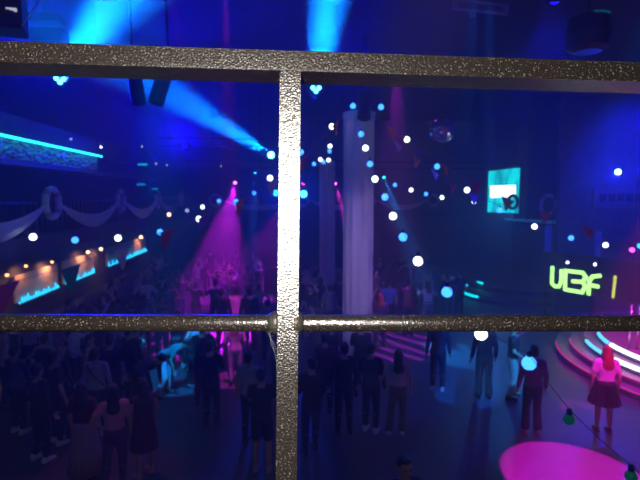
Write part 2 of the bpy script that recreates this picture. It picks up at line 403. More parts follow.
flat_stroke('letter_u', [[(95, 95), (90, 215), (112, 238), (145, 240), (160, 205), (163, 120)]], GRN, .066)
flat_stroke('letter_b', [[(195, 120), (190, 262), (320, 285), (345, 240), (325, 205), (350, 170), (325, 135), (195, 120)], [(250, 200), (325, 205)]], GRN, .068)
flat_stroke('letter_f', [[(370, 295), (375, 200), (400, 165), (455, 158)], [(375, 228), (440, 240)]], GRN, .068)
flat_stroke('letter_bar', [[(573, 165), (565, 240), (555, 320)]], YEL, .045)
for x in (-sL/2+.3, sL/2-.3):
    bm = NB(); sweep(bm, [(x, .12, .67), (x, .12, 9.2-1.85)], .015, 6); build('hanging_cable', bm, BLACKM, sg)

# ---------------------------------------------------------------- stage
def tier_mesh(cx, cy, r, z0, z1, n=96):
    bm = NB(); lathe(bm, [(r-.02, z0), (r, z0+.02), (r, z1-.015), (r-.015, z1)], n); return bm
STG = mat('stage_riser', (.17, .13, .18), .35); STT = mat('stage_top', (.10, .09, .12), .35)
C0 = (12.24, 11.32)
st = thing('round_stage', (C0[0], C0[1], 0), 'round stepped stage with glowing pink and white step edges', 'stage')
Rk = [4.56, 4.196, 3.832, 3.468]
zk = [.155, .30, .445, .59]
z0 = 0
for i in range(4):
    bm = tier_mesh(0, 0, Rk[i], 0 if i == 0 else zk[i-1], zk[i]); build('step', bm, STG, st)
PKL = mat('led_pink', (0, 0, 0), em=(1, .02, .42), es=.65); WHL = mat('led_white', (0, 0, 0), em=(.75, .92, 1), es=3.0); CYL = mat('led_bluewhite', (0, 0, 0), em=(.1, .65, 1), es=1.6)
def arc(name, r, z, a0, a1, m, parent, rad=.018):
    bm = NB(); n = max(3, int((a1-a0)*24)); sweep(bm, [(r*math.cos(a0+(a1-a0)*k/n), r*math.sin(a0+(a1-a0)*k/n), z) for k in range(n+1)], rad, 8); return build(name, bm, m, parent, True)
arc('led_edge', Rk[0]+.0, zk[0], D(150), D(300), PKL, st, .02)
arc('led_edge', Rk[1]+.0, zk[1], D(150), D(300), PKL, st, .02)
arc('led_edge', Rk[2]+.0, zk[2], D(158), D(181), CYL, st, .05)
arc('led_edge', Rk[2]+.0, zk[2], D(182), D(300), WHL, st, .055)
arc('led_edge', Rk[3]+.0, zk[3], D(152), D(167), CYL, st, .05)
arc('led_edge', Rk[3]+.0, zk[3], D(170), D(300), WHL, st, .055)
# far podium with cyan edges
pd = thing('far_podium', (11.55, 21.3, 0), 'small round stepped podium with short cyan lit edges in the distance', 'podium')
for i in range(3):
    bm = tier_mesh(0, 0, 3.4-i*.45, 0 if i == 0 else .2*i, .2*(i+1), 64); build('step', bm, STT, pd)
arc('led_edge', 3.4, .2, D(182), D(205), mat('led_teal', (0, 0, 0), em=(0, .8, .9), es=1.6), pd, .06)
arc('led_edge', 2.95, .4, D(172), D(178), _m['led_teal'], pd, .05)
arc('led_edge', 2.5, .6, D(181), D(191), _m['led_teal'], pd, .05)
# poles on the stage
def chair_like():  pass
for x, lab in ((629, 'slim pink-lit pole on the stage, left one'), (637, 'slim pink-lit pole on the stage, right one')):
    p = floor_at(x, 349, .59)
    t = thing('stage_pole', p, lab, 'pole'); bm = NB(); sweep(bm, [(0, 0, 0), (0, 0, 1.2)], .025, 8); build('shaft', bm, mat('chrome', (.6, .5, .6), .25, .9), t, True)
    bm = NB(); lathe(bm, [(.05, 0), (.05, .02), (.03, .04)], 16); build('base', bm, DARKM, t)
# table lit cyan
tp = at(457, 281, 21.9); tp.z = 0
tb = thing('side_table', (tp.x-.1, 21.9 if tp.x < 7.9 else 21.9, 0), 'small cyan-lit table near the far podium behind the crowd', 'table')
tb.location = (7.35, 22.1, 0)
bm = NB(); box(bm, (.2, 0, .72), (1.15, .7, .12), bevel=.01); build('table_top', bm, mat('pale_top', (.5, .5, .5), .5), tb)
for sx in (-.28, .62):
    for sy in (-.28, .28):
        bm = NB(); box(bm, (sx, sy, .33), (.07, .07, .66)); build('leg', bm, _m['pale_top'], tb)

# ---------------------------------------------------------------- columns
COLM = mat('white_column', (.60, .55, .62), .6)
def column(X, Y, r, h, label):
    t = thing('fluted_column', (X, Y, 0), label, 'column')
    bm = NB(); n = 96; rings = []
    for z in (0.25, h-.2):
        rings.append([bm.verts.new(((r-.032*abs(math.sin(12*2*PI*k/n/2*1.0)))*math.cos(2*PI*k/n), (r-.032*abs(math.sin(12*2*PI*k/n/2)))*math.sin(2*PI*k/n), z)) for k in range(n)])
    a, b = rings
    for k in range(n): bm.faces.new((a[k], a[(k+1) % n], b[(k+1) % n], b[k]))
    bm.faces.new(a[::-1]); bm.faces.new(b); build('shaft', bm, COLM, t)
    bm = NB(); lathe(bm, [(r+.08, 0), (r+.08, .12), (r+.03, .18), (r+.01, .25)], 32); build('base', bm, COLM, t)
    bm = NB(); lathe(bm, [(r+.0, h-.2), (r+.01, h-.14), (r+.02, h)], 32); build('capital', bm, COLM, t)
column(1.94, 12, .385, 6.62, 'tall white fluted column, the nearer and wider one')
column(1.92, 20, .33, 6.0, 'tall white fluted column, the farther one behind the railing upright')

# ---------------------------------------------------------------- ceiling rig
def truss(p0, p1, label, w=.3):
    p0 = Vector(p0); p1 = Vector(p1); c = (p0+p1)/2; d = (p1-p0); L = d.length; n = int(L/.5); d.normalize(); s, t_ = frame_from(d, (0, 0, 1))
    t = thing('lighting_truss', c, label, 'truss', 'ceiling trusses')
    cs = [s*w/2*a+t_*w/2*b for a, b in ((1, 1), (1, -1), (-1, -1), (-1, 1))]
    for k in cs:
        bm = NB(); sweep(bm, [p0-c+k, p1-c+k], .025, 8); build('chord', bm, DARKM, t)
    bm = NB()
    for i in range(n):
        for q in range(4):
            a = p0-c+d*(L*i/n)+cs[q]; b = p0-c+d*(L*(i+1)/n)+cs[(q+1) % 4]; sweep(bm, [a, b], .01, 5)
    build('lattice', bm, DARKM, t)
    for f in (.05, .5, .95):
        bm = NB(); q = p0-c+d*L*f; sweep(bm, [q, (q.x, q.y, 9.2-c.z)], .01, 5)
        build('hanging_cable', bm, BLACKM, t)
truss((-5, 12.2, 7.7), (8, 12.2, 7.7), 'dark ceiling truss across the hall carrying the near blue lights')
truss((-4.5, 18.5, 6.55), (-.6, 18.5, 6.55), 'dark ceiling truss carrying the single blue beam light on the left')
truss((-6, 8.3, 8.4), (-1, 8.3, 8.4), 'dark ceiling truss high up at the left carrying the hanging cans')
truss((-4, 21, 5.9), (9, 21, 5.9), 'dark low truss near the far end carrying the pink lights')

def light_head(p, aim, label, e, color, size_deg, lens, rad=.05, blend=.5, group='stage beam lights', cup=.13, spot=True, gobo=None, soft=.05, es=None, emc=None):
    p = Vector(p); d = (Vector(aim)-p).normalized()
    t = thing('beam_light', p, label, 'stage light', group)
    q = d.to_track_quat('Z', 'Y').to_matrix().to_4x4()
    bm = NB(); lathe(bm, [(cup*.6, -.34), (cup*.9, -.28), (cup, -.1), (cup, -.02), (cup*.86, -.02)], 20, q); build('housing', bm, BLACKM, t)
    bm = NB()
    for (lx, ly) in lens:
        M = q.copy(); M.translation = q @ Vector((lx, ly, 0)); lathe(bm, [(rad, -.02), (rad, .0), (rad*.6, rad*.35)], 14, M)
    build('lens', bm, mat('lens_'+label[:24], (0, 0, 0), em=emc or color, es=es or 8), t, True)
    bm = NB()
    for s in (-1, 1): sweep(bm, [Vector((s*(cup+.03), 0, -.05)), Vector((s*(cup+.03), 0, .22)), Vector((0, 0, .3))], .014, 6)
    build('yoke', bm, BLACKM, t)
    if spot:
        ld = bpy.data.lights.new('beam', 'SPOT'); ld.energy = e; ld.color = color; ld.spot_size = D(size_deg); ld.spot_blend = blend; ld.shadow_soft_size = soft
        lo = bpy.data.objects.new('beam', ld); col.objects.link(lo); lo.location = p + d*.06
        lo.rotation_euler = d.to_track_quat('-Z', 'Y').to_euler()
        if gobo: add_gobo(ld, *gobo)
    return t
def add_gobo(ld, kind, scale, thr):
    ld.use_nodes = True; nt = ld.node_tree; em = nt.nodes['Emission']
    tc = nt.nodes.new('ShaderNodeTexCoord'); sp = nt.nodes.new('ShaderNodeSeparateXYZ'); nt.links.new(tc.outputs['Normal'], sp.inputs[0])
    cb = nt.nodes.new('ShaderNodeCombineXYZ')
    for k in range(2):
        dv = nt.nodes.new('ShaderNodeMath'); dv.operation = 'DIVIDE'; nt.links.new(sp.outputs[k], dv.inputs[0]); nt.links.new(sp.outputs[2], dv.inputs[1]); nt.links.new(dv.outputs[0], cb.inputs[k])
    if kind == 'cells':
        tx = nt.nodes.new('ShaderNodeTexVoronoi'); tx.inputs['Scale'].default_value = scale; out = tx.outputs['Distance']
    else:
        tx = nt.nodes.new('ShaderNodeTexWave'); tx.inputs['Scale'].default_value = scale; tx.inputs['Distortion'].default_value = 3.0; tx.bands_direction = 'X'; out = tx.outputs['Fac']
    nt.links.new(cb.outputs[0], tx.inputs['Vector'])
    mr = nt.nodes.new('ShaderNodeMapRange'); mr.inputs['From Min'].default_value = thr; mr.inputs['From Max'].default_value = thr+.12; nt.links.new(out, mr.inputs['Value']); nt.links.new(mr.outputs[0], em.inputs['Strength'])
one = [(0, 0)]; tri = [(-.075, .03), (.075, .03), (0, -.05)]
# three beams that cross the haze above
light_head(at(60, 80, 12), at(150, -55, 5.5), 'triple-lens blue beam light at the upper left under the top rail', 400000, (.002, .19, 1), 6.3, tri, .055, .45, soft=.22, cup=.17, es=9, emc=(.06, .5, 1))
light_head(at(316, 89, 12), at(337, -60, 6.5), 'triple-lens blue beam light just right of the railing upright', 400000, (.002, .19, 1), 6.3, tri, .055, .45, soft=.22, cup=.17, es=9, emc=(.06, .5, 1))
light_head(at(271, 155, 18.2), at(120, 62, 8.5), 'single bright blue beam light shining up to the left', 340000, (.001, .16, 1), 5.0, one, .13, .6, soft=.14, cup=.2, es=12, emc=(.1, .6, 1))
# pink and blue cones falling on the crowd
light_head(at(235, 183, 21), floor_at(206, 330), 'pink beam light over the crowd, leftmost of the pink lights', 11000, (.7, .01, 1), 30, one, .07, .35, es=10, emc=(1, .1, .8))
light_head(at(255, 173, 21), at(250, 300, 21), 'small blue beam light right of the leftmost pink light', 14000, (.01, .12, 1), 13, one, .06, .4, es=5, emc=(.02, .45, 1))
light_head(at(303, 184, 21), floor_at(238, 300), 'pink beam light directly behind the railing upright', 7000, (.7, .02, 1), 34, one, .07, .5, es=8)
light_head(at(335, 184, 21), at(352, 240, 19.0), 'pink beam light between the two white columns', 14000, MAG, 11, one, .07, .5, es=10, emc=(1, .1, .8))
light_head(at(384, 177.5, 20.7), at(412, 250, 17), 'small cyan beam light right of the near column', 8000, (.01, .3, 1), 11, one, .06, .5, es=5, emc=(.02, .6, .9))
light_head(at(303.5, 194, 20.6), at(322, 210, 4), 'bright sky-blue wash light just right of the upright', 900, (0, .03, 1), 60, one, .16, .8, cup=.22, es=6, emc=(.05, .55, 1))
light_head(at(276, 193, 20.6), at(250, 210, 4), 'sky-blue wash light just left of the upright', 900, (0, .03, 1), 60, one, .14, .8, cup=.2, es=4, emc=(.02, .35, 1))
light_head(at(618, 172, 15.5), at(600, 240, 8), 'white-blue wash light high on the right over the stage', 1400, (.01, .02, 1), 70, one, .10, .8, cup=.16, es=8, emc=(.35, .75, 1))
light_head(at(500, 210, 20.5), at(470, 290, 12), 'tiny blue light on the rail below the cyan screen', 300, (.03, .3, 1), 70, one, .06, .8, cup=.09, es=4, emc=(.05, .6, 1))
# small heads along the stage front sign
for x, y, c, lab in ((567.5, 262.5, (.9, .75, 1), 'small white spotlight above the left of the green letter sign'), (595, 264.5, (.9, .8, 1), 'small white spotlight above the right of the green letter sign'), (632, 250, (1, .05, .8), 'magenta spotlight at the far right above the letter sign'), (640, 246, (0, .5, .9), 'cyan spotlight at the right frame edge')):
    Y = 15.6 if x < 580 else (14.9 if x < 600 else 13.9)
    light_head(at(x, y, Y), at(x-10, 400, 8), lab, 12, c, 60, one, .045 if x < 600 else .07, .8, group='small spotlights over the sign', cup=.08, es=6, emc=c)
# colour lights that hit the dance floor (fixtures above the picture)
def throw(src, aim, lab, e, c, ang, gobo=None, blend=.15, soft=.03):
    light_head(src, aim, lab, e, c, ang, one, .06, blend, es=5, gobo=gobo, soft=soft, group='floor effect lights')
throw((5.3, 3.9, 8.6), (4.76, 6.98, 0), 'effect light throwing the pink oval on the dance floor', 21000, (1, .004, .72), 14.6, blend=.12)
throw((-1.5, 5.5, 8.7), (-2.55, 11.7, .3), 'effect light throwing cyan patches on the left floor', 11000, (.005, .32, 1), 10, ('cells', 13, .22))
throw((-1.0, 9.4, 8.75), (-1.2, 11.6, .7), 'effect light throwing the narrow pink streak left of the upright', 5000, MAG, 7.5)
throw((-1.6, 6, 8.7), (-1.45, 15.3, .9), 'effect light on the raised pink hands of the crowd', 5200, MAG, 3.6)
throw((3.4, 14.0, 8.3), (3.2, 14.3, 0), 'effect light throwing violet streaks behind the near column', 5500, (.75, .02, 1), 24, ('wave', 4.5, .55))
throw((2.0, 4.8, 8.7), (4.6, 11.2, 0), 'effect light throwing the blue band on the right floor', 8000, (.005, .17, 1), 14, ('wave', 3.6, .5))
throw((4.0, 4.0, 8.7), floor_at(513, 386), 'effect light on the cyan lit trousers', 7000, (.01, .4, 1), 6.0)
throw((10.3, 4.5, 8.8), (9.7, 10.6, .3), 'pink wash light over the stage steps', 17000, (1, .012, .5), 27, blend=.8)
throw((-3.2, 9.6, 8.95), (-3.0, 7.7, .5), 'dim red wash light over the dancers at lower left', 330, (1, .06, .5), 22, blend=.9)
throw((5.6, 3.6, 8.9), (6.27, 8.5, 1.42), 'effect light on the back of the woman by the stage', 9000, (1, .01, .6), 4.4)
# added fill: blue and violet wash lamps to tint haze, floor and columns
def wash(src, aim, lab, e, c, ang):
    light_head(src, aim, lab, e, c, ang, one, .09, 1.0, es=3, group='added fill wash lights', soft=.15)
wash((-3.5, 18.2, 6.4), (-2.5, 4, 9.6), 'blue wash light filling the haze high at the left', 4300, (.006, .002, 1), 80)
wash((-6.0, 12.0, 7.6), (-2.0, 6, 8.3), 'blue wash light at the left end of the near truss', 2200, (.006, .002, 1), 75)
wash((1.5, 12.2, 7.5), (1.0, 4, 9.3), 'blue wash light at the middle of the near truss', 900, (.006, .004, 1), 80)
wash((6.0, 10.5, 8.8), (7, 13, 3.0), 'blue wash light over the right of the floor', 1700, (.008, .006, 1), 110)
wash((0.0, 8.5, 8.9), (-.5, 14, 1.0), 'dim blue wash light over the middle of the crowd', 300, (.05, .04, 1), 90)
wash((1.5, 3.0, 8.2), (2.2, 12, 2.5), 'violet wash light on the white columns', 2100, (.6, .42, 1), 26)
wash((13.5, 14.5, 8.7), (13.5, 17.6, 5.8), 'blue wash light on the stage wall', 2500, (.01, .015, 1), 80)

# dark cans, speaker, plate and round housing above
def can(a, b, r, label):
    a = Vector(a); b = Vector(b); d = b-a
    t = thing('hanging_can', a, label, 'stage light', 'unlit hanging cans')
    bm = NB(); lathe(bm, [(r*.7, -.1), (r, 0), (r, d.length), (r*.85, d.length), (r*.8, d.length-.08)], 20, axis_matrix((0, 0, 0), d)); build('housing', bm, BLACKM, t, False)
    bm = NB(); sweep(bm, [(0, 0, -.02), (0, 0, 8.3-a.z)], .02, 6); build('bracket', bm, BLACKM, t)
can(at(132, 62, 8.3), at(139, 103, 8.1), .115, 'unlit dark tilted can below the top rail, left of the pair')
can(at(168, 62, 8.3), at(156, 103, 8.1), .125, 'unlit dark tilted can below the top rail, right of the pair')
p = at(4, 2, 5.2)
sp = thing('ceiling_speaker', p, 'large black speaker box with a small white logo at the top left corner', 'speaker', rz=.3)
bm = NB(); box(bm, (-.05, .1, .1), (.42, .4, .72), bevel=.015); build('cabinet', bm, BLACKM, sp)
bm = NB(); box(bm, (-.05, -.11, .1), (.38, .02, .68)); build('grille', bm, mat('grille', (.012, .012, .015), .7, bump=.5, bscale=120), sp)
bm = NB(); q = Vector((.085, -.13, -.10)); box(bm, q, (.035, .01, .022)); box(bm, q+Vector((.03, 0, -.004)), (.025, .01, .034)); box(bm, q+Vector((-.035, 0, .003)), (.03, .01, .014)); build('logo', bm, mat('logo', (.8, .8, .8), em=(.8, .8, 1), es=.5), sp)
bm = NB(); sweep(bm, [(-.1, .1, .46), (-.1, .1, 9.2-p.z)], .015, 6); build('hanger', bm, BLACKM, sp)
wc = thing('safety_cable', at(22, 26, 5.1), 'thin bright cable slanting up beside the black speaker', 'cable')
bm = NB(); sweep(bm, [(0, 0, 0), at(40, 0, 5.1)-wc.location, at(72, -46, 5.1)-wc.location], .005, 5); build('strand', bm, mat('steel', (.6, .6, .65), .3, .8, ), wc)
for (x, y, w, h, Y, lab) in ((47, 19.5, 26, 7, 9, 'dark flat fixture box above the rail left of the first blue beam'), (49, 36, 30, 11, 9, 'dark thick fixture box just above the rail left of the first blue beam')):
    p = at(x, y, Y); t = thing('ceiling_fixture', p, lab, 'fixture'); k = Y/480
    bm = NB(); box(bm, (0, 0, 0), (w*k, .3, h*k), bevel=.01); build('housing', bm, BLACKM, t)
    bm = NB(); sweep(bm, [(-.1, .1, h*k/2), (-.1, .1, 9.2-p.z)], .012, 6); build('hanger', bm, BLACKM, t)
p = at(480.5, 7, 9); k = 9/480
t = thing('ceiling_plate', p, 'pale framed rectangular plate hanging high at the upper right', 'plate')
Mx = Matrix.Rotation(.07, 3, 'Y')
PL = mat('pale_plate', (.35, .32, .38), .6)
bm = NB()
for s in (-1, 1): box(bm, Mx @ Vector((0, 0, s*4*k)), (57*k, .05, 2*k), Mx); box(bm, Mx @ Vector((s*26*k, 0, 0)), (5*k, .05, 9*k), Mx)
build('frame', bm, PL, t)
bm = NB(); box(bm, (0, .02, 0), (50*k, .03, 7*k), Mx); build('board', bm, mat('plate_board', (.15, .14, .2), .6), t)
bm = NB(); box(bm, (-.15, 0, -7*k), (5*k, .05, 5*k)); build('bracket', bm, PL, t)
bm = NB(); sweep(bm, [(0, .05, 4*k), (0, .05, 9.2-p.z)], .012, 6); build('hanger', bm, BLACKM, t)
p = at(588, 34, 7.5)
t = thing('round_housing', p, 'large dark round speaker housing with a faint teal glint at the upper right', 'speaker')
bm = NB(); lathe(bm, [(.2, -.28), (.3, -.22), (.33, 0), (.3, .24), (.28, .26)], 32); build('drum', bm, BLACKM, t, False)
bm = NB(); torus(bm, (0, 0, 0), .31, .014, Matrix.Rotation(PI/2, 3, 'X'), n=10, k=6, a0=D(55), a1=D(110)); o = build('teal_glint', bm, mat('teal_glint', (0, 0, 0), em=(0, .10, .09), es=.6), t); o.location = (0, 0, .24)  # glowing arc imitates a teal glint on the drum's rim
bm = NB(); sweep(bm, [(0, 0, .26), (0, 0, 9.2-p.z)], .02, 6); build('hanger', bm, BLACKM, t)
# dark spot in front of the column top
can(at(365, 96, 11.4), at(364, 118, 11.2), .16, 'unlit dark can hanging in front of the top of the near column')

# mirror ball
p = at(442, 130, 12)
mb = thing('mirror_ball', p, 'small mirror ball hanging right of the near column', 'mirror ball')
bm = NB(); bmesh.ops.create_uvsphere(bm, u_segments=30, v_segments=18, radius=.31); build('ball', bm, mat('mirror', (.75, .75, .8), .08, 1.0), mb)
bm = NB(); sweep(bm, [(0, 0, .3), (0, 0, 7.55-p.z)], .012, 6); lathe(bm, [(.05, .29), (.05, .36), (.02, .38)], 12); build('hanger', bm, DARKM, mb)

# ---------------------------------------------------------------- festoon strings
BW = mat('bulb_white', (.2, .2, .2), em=(.82, .9, .86), es=4.5); BB = mat('bulb_blue', (.1, .1, .2), em=(.04, .27, 1), es=3.0)
BG = mat('bulb_green_glass', (.01, .16, .09), .15, em=(.0, .05, .03), es=.6); BWM = mat('bulb_warm', (.2, .2, .2), em=(1, .6, .35), es=3.5)
BDIM = mat('bulb_dim', (.2, .2, .2), em=(.5, .55, .8), es=.8)
for k in (BW, BB, BG, BWM, BDIM): k.cycles.emission_sampling = 'NONE'
CAB = mat('cable', (.16, .15, .16), .5)
def festoon(label, pts, r=.068):
    """pts: (px, py, depth, kind)"""
    P = [at(x, y, Y) for x, y, Y, k in pts]
    t = thing('festoon_string', P[0], label, 'string lights', 'bulb strings over the dance floor')
    o0 = P[0]
    bm = NB(); cp = []
    for i in range(len(P)-1):
        L = (P[i+1]-P[i]).length
        for s in range(6):
            f = s/6; cp.append(P[i].lerp(P[i+1], f) - o0 + Vector((0, 0, .09 - .035*L*4*f*(1-f))))
    cp.append(P[-1]-o0+Vector((0, 0, .09)))
    sweep(bm, cp, .004, 5); build('cable', bm, CAB, t)
    for q, (x, y, Y, kk) in zip(P, pts):
        if kk == '-': continue
        m_ = {'w': BW, 'b': BB, 'g': BG, 'o': BWM, 'd': BDIM}[kk]
        if kk == 'g': r = .05
        bm = NB(); lathe(bm, [(.006, -r), (r*.6, -r*.82), (r*.93, -r*.4), (r, 0), (r*.86, r*.45), (r*.5, r*.85), (.02, r*1.0)], 14)
        o = build('bulb', bm, m_, t, True); o.location = q-o0
        bm = NB(); lathe(bm, [(.024, 0), (.026, .03), (.02, .05), (.008, .06)], 10); s = build('socket', bm, BLACKM if kk != 'g' else mat('socket_blue', (.01, .02, .3), .4), o); s.location = (0, 0, r*.85)
festoon('bulb string running from the column top down to the lower right, toward the viewer', [(353, 112, 11.4, '-'), (361, 134, 11, 'b'), (365.5, 148, 10.7, 'w'), (370, 164, 10.3, 'b'), (375, 179, 9.8, 'w'), (385, 197, 9.1, 'b'), (393, 216, 8.3, 'w'), (403, 237, 7.4, 'b'), (418, 261, 6.5, 'w'), (447, 292, 5.7, 'b'), (481, 334, 5.0, 'w'), (529, 363, 4.3, 'b'), (569, 419, 3.9, 'g'), (631, 476, 3.5, 'g'), (700, 545, 3.2, '-')])
festoon('bulb string dipping from the column top across the left side of the hall', [(353, 106, 11.5, 'b'), (332, 126.5, 11.5, 'w'), (301, 152, 11.5, 'b'), (270, 178, 11.4, 'w'), (236, 202, 11.2, 'b'), (199, 219, 11, 'w'), (160, 232, 10.8, 'b'), (118, 238, 10.4, 'w'), (75, 240, 10, 'b'), (33, 237, 9.6, 'w'), (-12, 228, 9.2, 'b')])
festoon('bulb string running from the column top across the right toward the stage', [(360, 96, 11.5, '-'), (381, 107, 11.3, 'b'), (407, 139.5, 11.2, 'w'), (437, 166.5, 11.2, 'b'), (467, 190, 11.2, 'w'), (500, 210, 11.4, 'b'), (534.5, 226.5, 11.4, 'w'), (571, 238, 11.4, 'b'), (605.5, 245, 11.4, 'w'), (645, 250, 11.4, 'b')])
festoon('short far bulb string between the near column and the far balcony', [(395, 185, 17, 'b'), (411, 190, 17, 'w'), (426, 194, 17, 'b'), (442, 197.5, 17, 'w'), (458, 200, 17, '-'), (474, 202, 17, 'w')], .075)
festoon('bulb string near the far column top', [(330, 146, 17, 'w'), (329.5, 151, 17.2, 'b'), (328.5, 160, 17.4, 'w'), (323.5, 162, 17.5, 'b'), (320.5, 159.5, 17.6, 'w'), (314, 164, 17.7, 'b'), (298, 172, 18, '-')], .075)
festoon('faint far bulb string over the crowd at the left', [(254, 193, 18, 'b'), (219, 201, 18, 'b'), (202.5, 207, 18, 'w'), (187, 210.5, 18, 'd'), (169, 214.5, 18, 'o'), (150, 212, 18, '-')], .075)
festoon('small dim dots of light strung before the left bulkhead', [(71, 139, 12, 'd'), (101, 147, 13, 'w'), (142, 146.5, 14, 'd'), (156, 163.5, 15, 'd'), (167, 165, 15.5, 'd'), (221, 166, 16, 'd')], .03)
festoon('string of small warm bulbs by the far bar', [(141, 237, 14, 'o'), (128, 240, 14, '-'), (101, 249, 14, 'o'), (88, 252, 14, 'o')], .05)

# ---------------------------------------------------------------- bunting
FC = {'o': mat('flag_orange', (.75, .22, .08), .8), 'w': mat('flag_white', (.55, .52, .6), .8), 'v': mat('flag_violet', (.25, .14, .6), .8), 'r': mat('flag_red', (.65, .04, .06), .8),
      'g': mat('flag_green', (.02, .30, .16), .8), 'm': mat('flag_magenta', (.45, .05, .25), .8), 'p': mat('flag_pink', (.75, .25, .35), .8)}
def bunting(label, pts, size=.28):
    P = [at(x, y, Y) for x, y, Y, k in pts]; o0 = P[0]
    t = thing('bunting_string', o0, label, 'bunting', 'bunting strings')
    bm = NB(); sweep(bm, [q-o0 for q in P], .006, 5); build('cord', bm, mat('bunting_cord', (.4, .3, .4), .8), t)
    for i, (q, (x, y, Y, kk)) in enumerate(zip(P, pts)):
        if kk == '-': continue
        a = P[max(0, i-1)]; b = P[min(len(P)-1, i+1)]; d = (b-a).normalized()
        sw = Vector((random.uniform(-.25, .25), random.uniform(-.25, .25), -1)).normalized()
        n = d.cross(sw).normalized()*.003; hw = size*.5
        bm = NB(); tipp = sw*size*.85
        N = 5; top = []
        vv = []
        for sgn in (-1, 1):
            rows = []
            for j in range(N+1):
                f = j/N; c = tipp*f; w = hw*(1-f)+.002
                rows.append([bm.verts.new(c+d*w*u+n*(sgn+6*math.sin(3*f+u*1.5))) for u in (-1, 0, 1)])
            vv.append(rows)
        for rows in vv:
            for j in range(N):
                for u in range(2): bm.faces.new((rows[j][u], rows[j][u+1], rows[j+1][u+1], rows[j+1][u]))
        o = build('flag', bm, FC[kk], t); o.location = q-o0
bunting('bunting string crossing the left side in front of the bar panels', [(-40, 296, 4.7, '-'), (5, 284, 5.0, 'm'), (71, 267, 5.9, 'g'), (122, 247, 6.8, 'w'), (168, 230, 7.6, 'r'), (205, 216, 8.3, 'v'), (241, 200, 9.1, 'o'), (272, 182, 9.8, 'w'), (304, 158, 10.4, 'r'), (336, 122, 11, 'o'), (352, 108, 11.5, '-')], .36)
bunting('bunting string from the near column to the stage, the upper one', [(372, 114, 11.4, '-'), (392, 128, 11.2, 'o'), (416, 147, 11, 'v'), (444, 164, 10.9, 'o'), (476, 183, 10.8, 'r'), (508, 199, 10.7, 'w'), (546, 212, 10.6, 'p'), (588, 227, 10.5, 'r'), (640, 244, 10.4, '-')], .33)
bunting('bunting string from the near column to the stage, the lower one', [(377, 126, 13, '-'), (398, 143, 13, 'w'), (417, 158, 13, 'o'), (435, 171, 13, 'w'), (453, 184, 13, 'r'), (474, 195, 13, 'v'), (500, 205, 13, '-')], .32)

# ---------------------------------------------------------------- people
SK = [mat('skin_a', (.48, .28, .2), .55), mat('skin_b', (.3, .17, .11), .55), mat('skin_c', (.55, .36, .27), .55)]
EYE = mat('eye', (.02, .015, .015), .2); LIP = mat('lip', (.3, .08, .08), .5)
HM = {'black': mat('hair_black', (.012, .01, .01), .5), 'brown': mat('hair_brown', (.06, .03, .018), .5), 'fair': mat('hair_fair', (.3, .2, .1), .5), 'red': mat('hair_red', (.25, .05, .03), .5)}
def cloth(name, c): return mat('cloth_'+name, c, .85, bump=.3, bscale=25)
CM = {k: cloth(k, c) for k, c in dict(black=(.015, .015, .018), navy=(.02, .025, .06), grey=(.12, .12, .13), white=(.62, .62, .65), pale=(.42, .42, .48), red=(.28, .03, .04), pink=(.65, .22, .38), rose=(.42, .22, .32), purple=(.14, .06, .2), blue=(.05, .14, .4), denim=(.06, .09, .18), olive=(.08, .09, .05), wine=(.12, .02, .03), teal=(.03, .18, .2)).items()}
SHM = {'white': mat('shoe_white', (.7, .7, .7), .5), 'black': mat('shoe_black', (.02, .02, .02), .4), 'pink': mat('shoe_pink', (.6, .3, .4), .5)}

def mk(el, er=None, wl=None, wr=None, **kw): pass
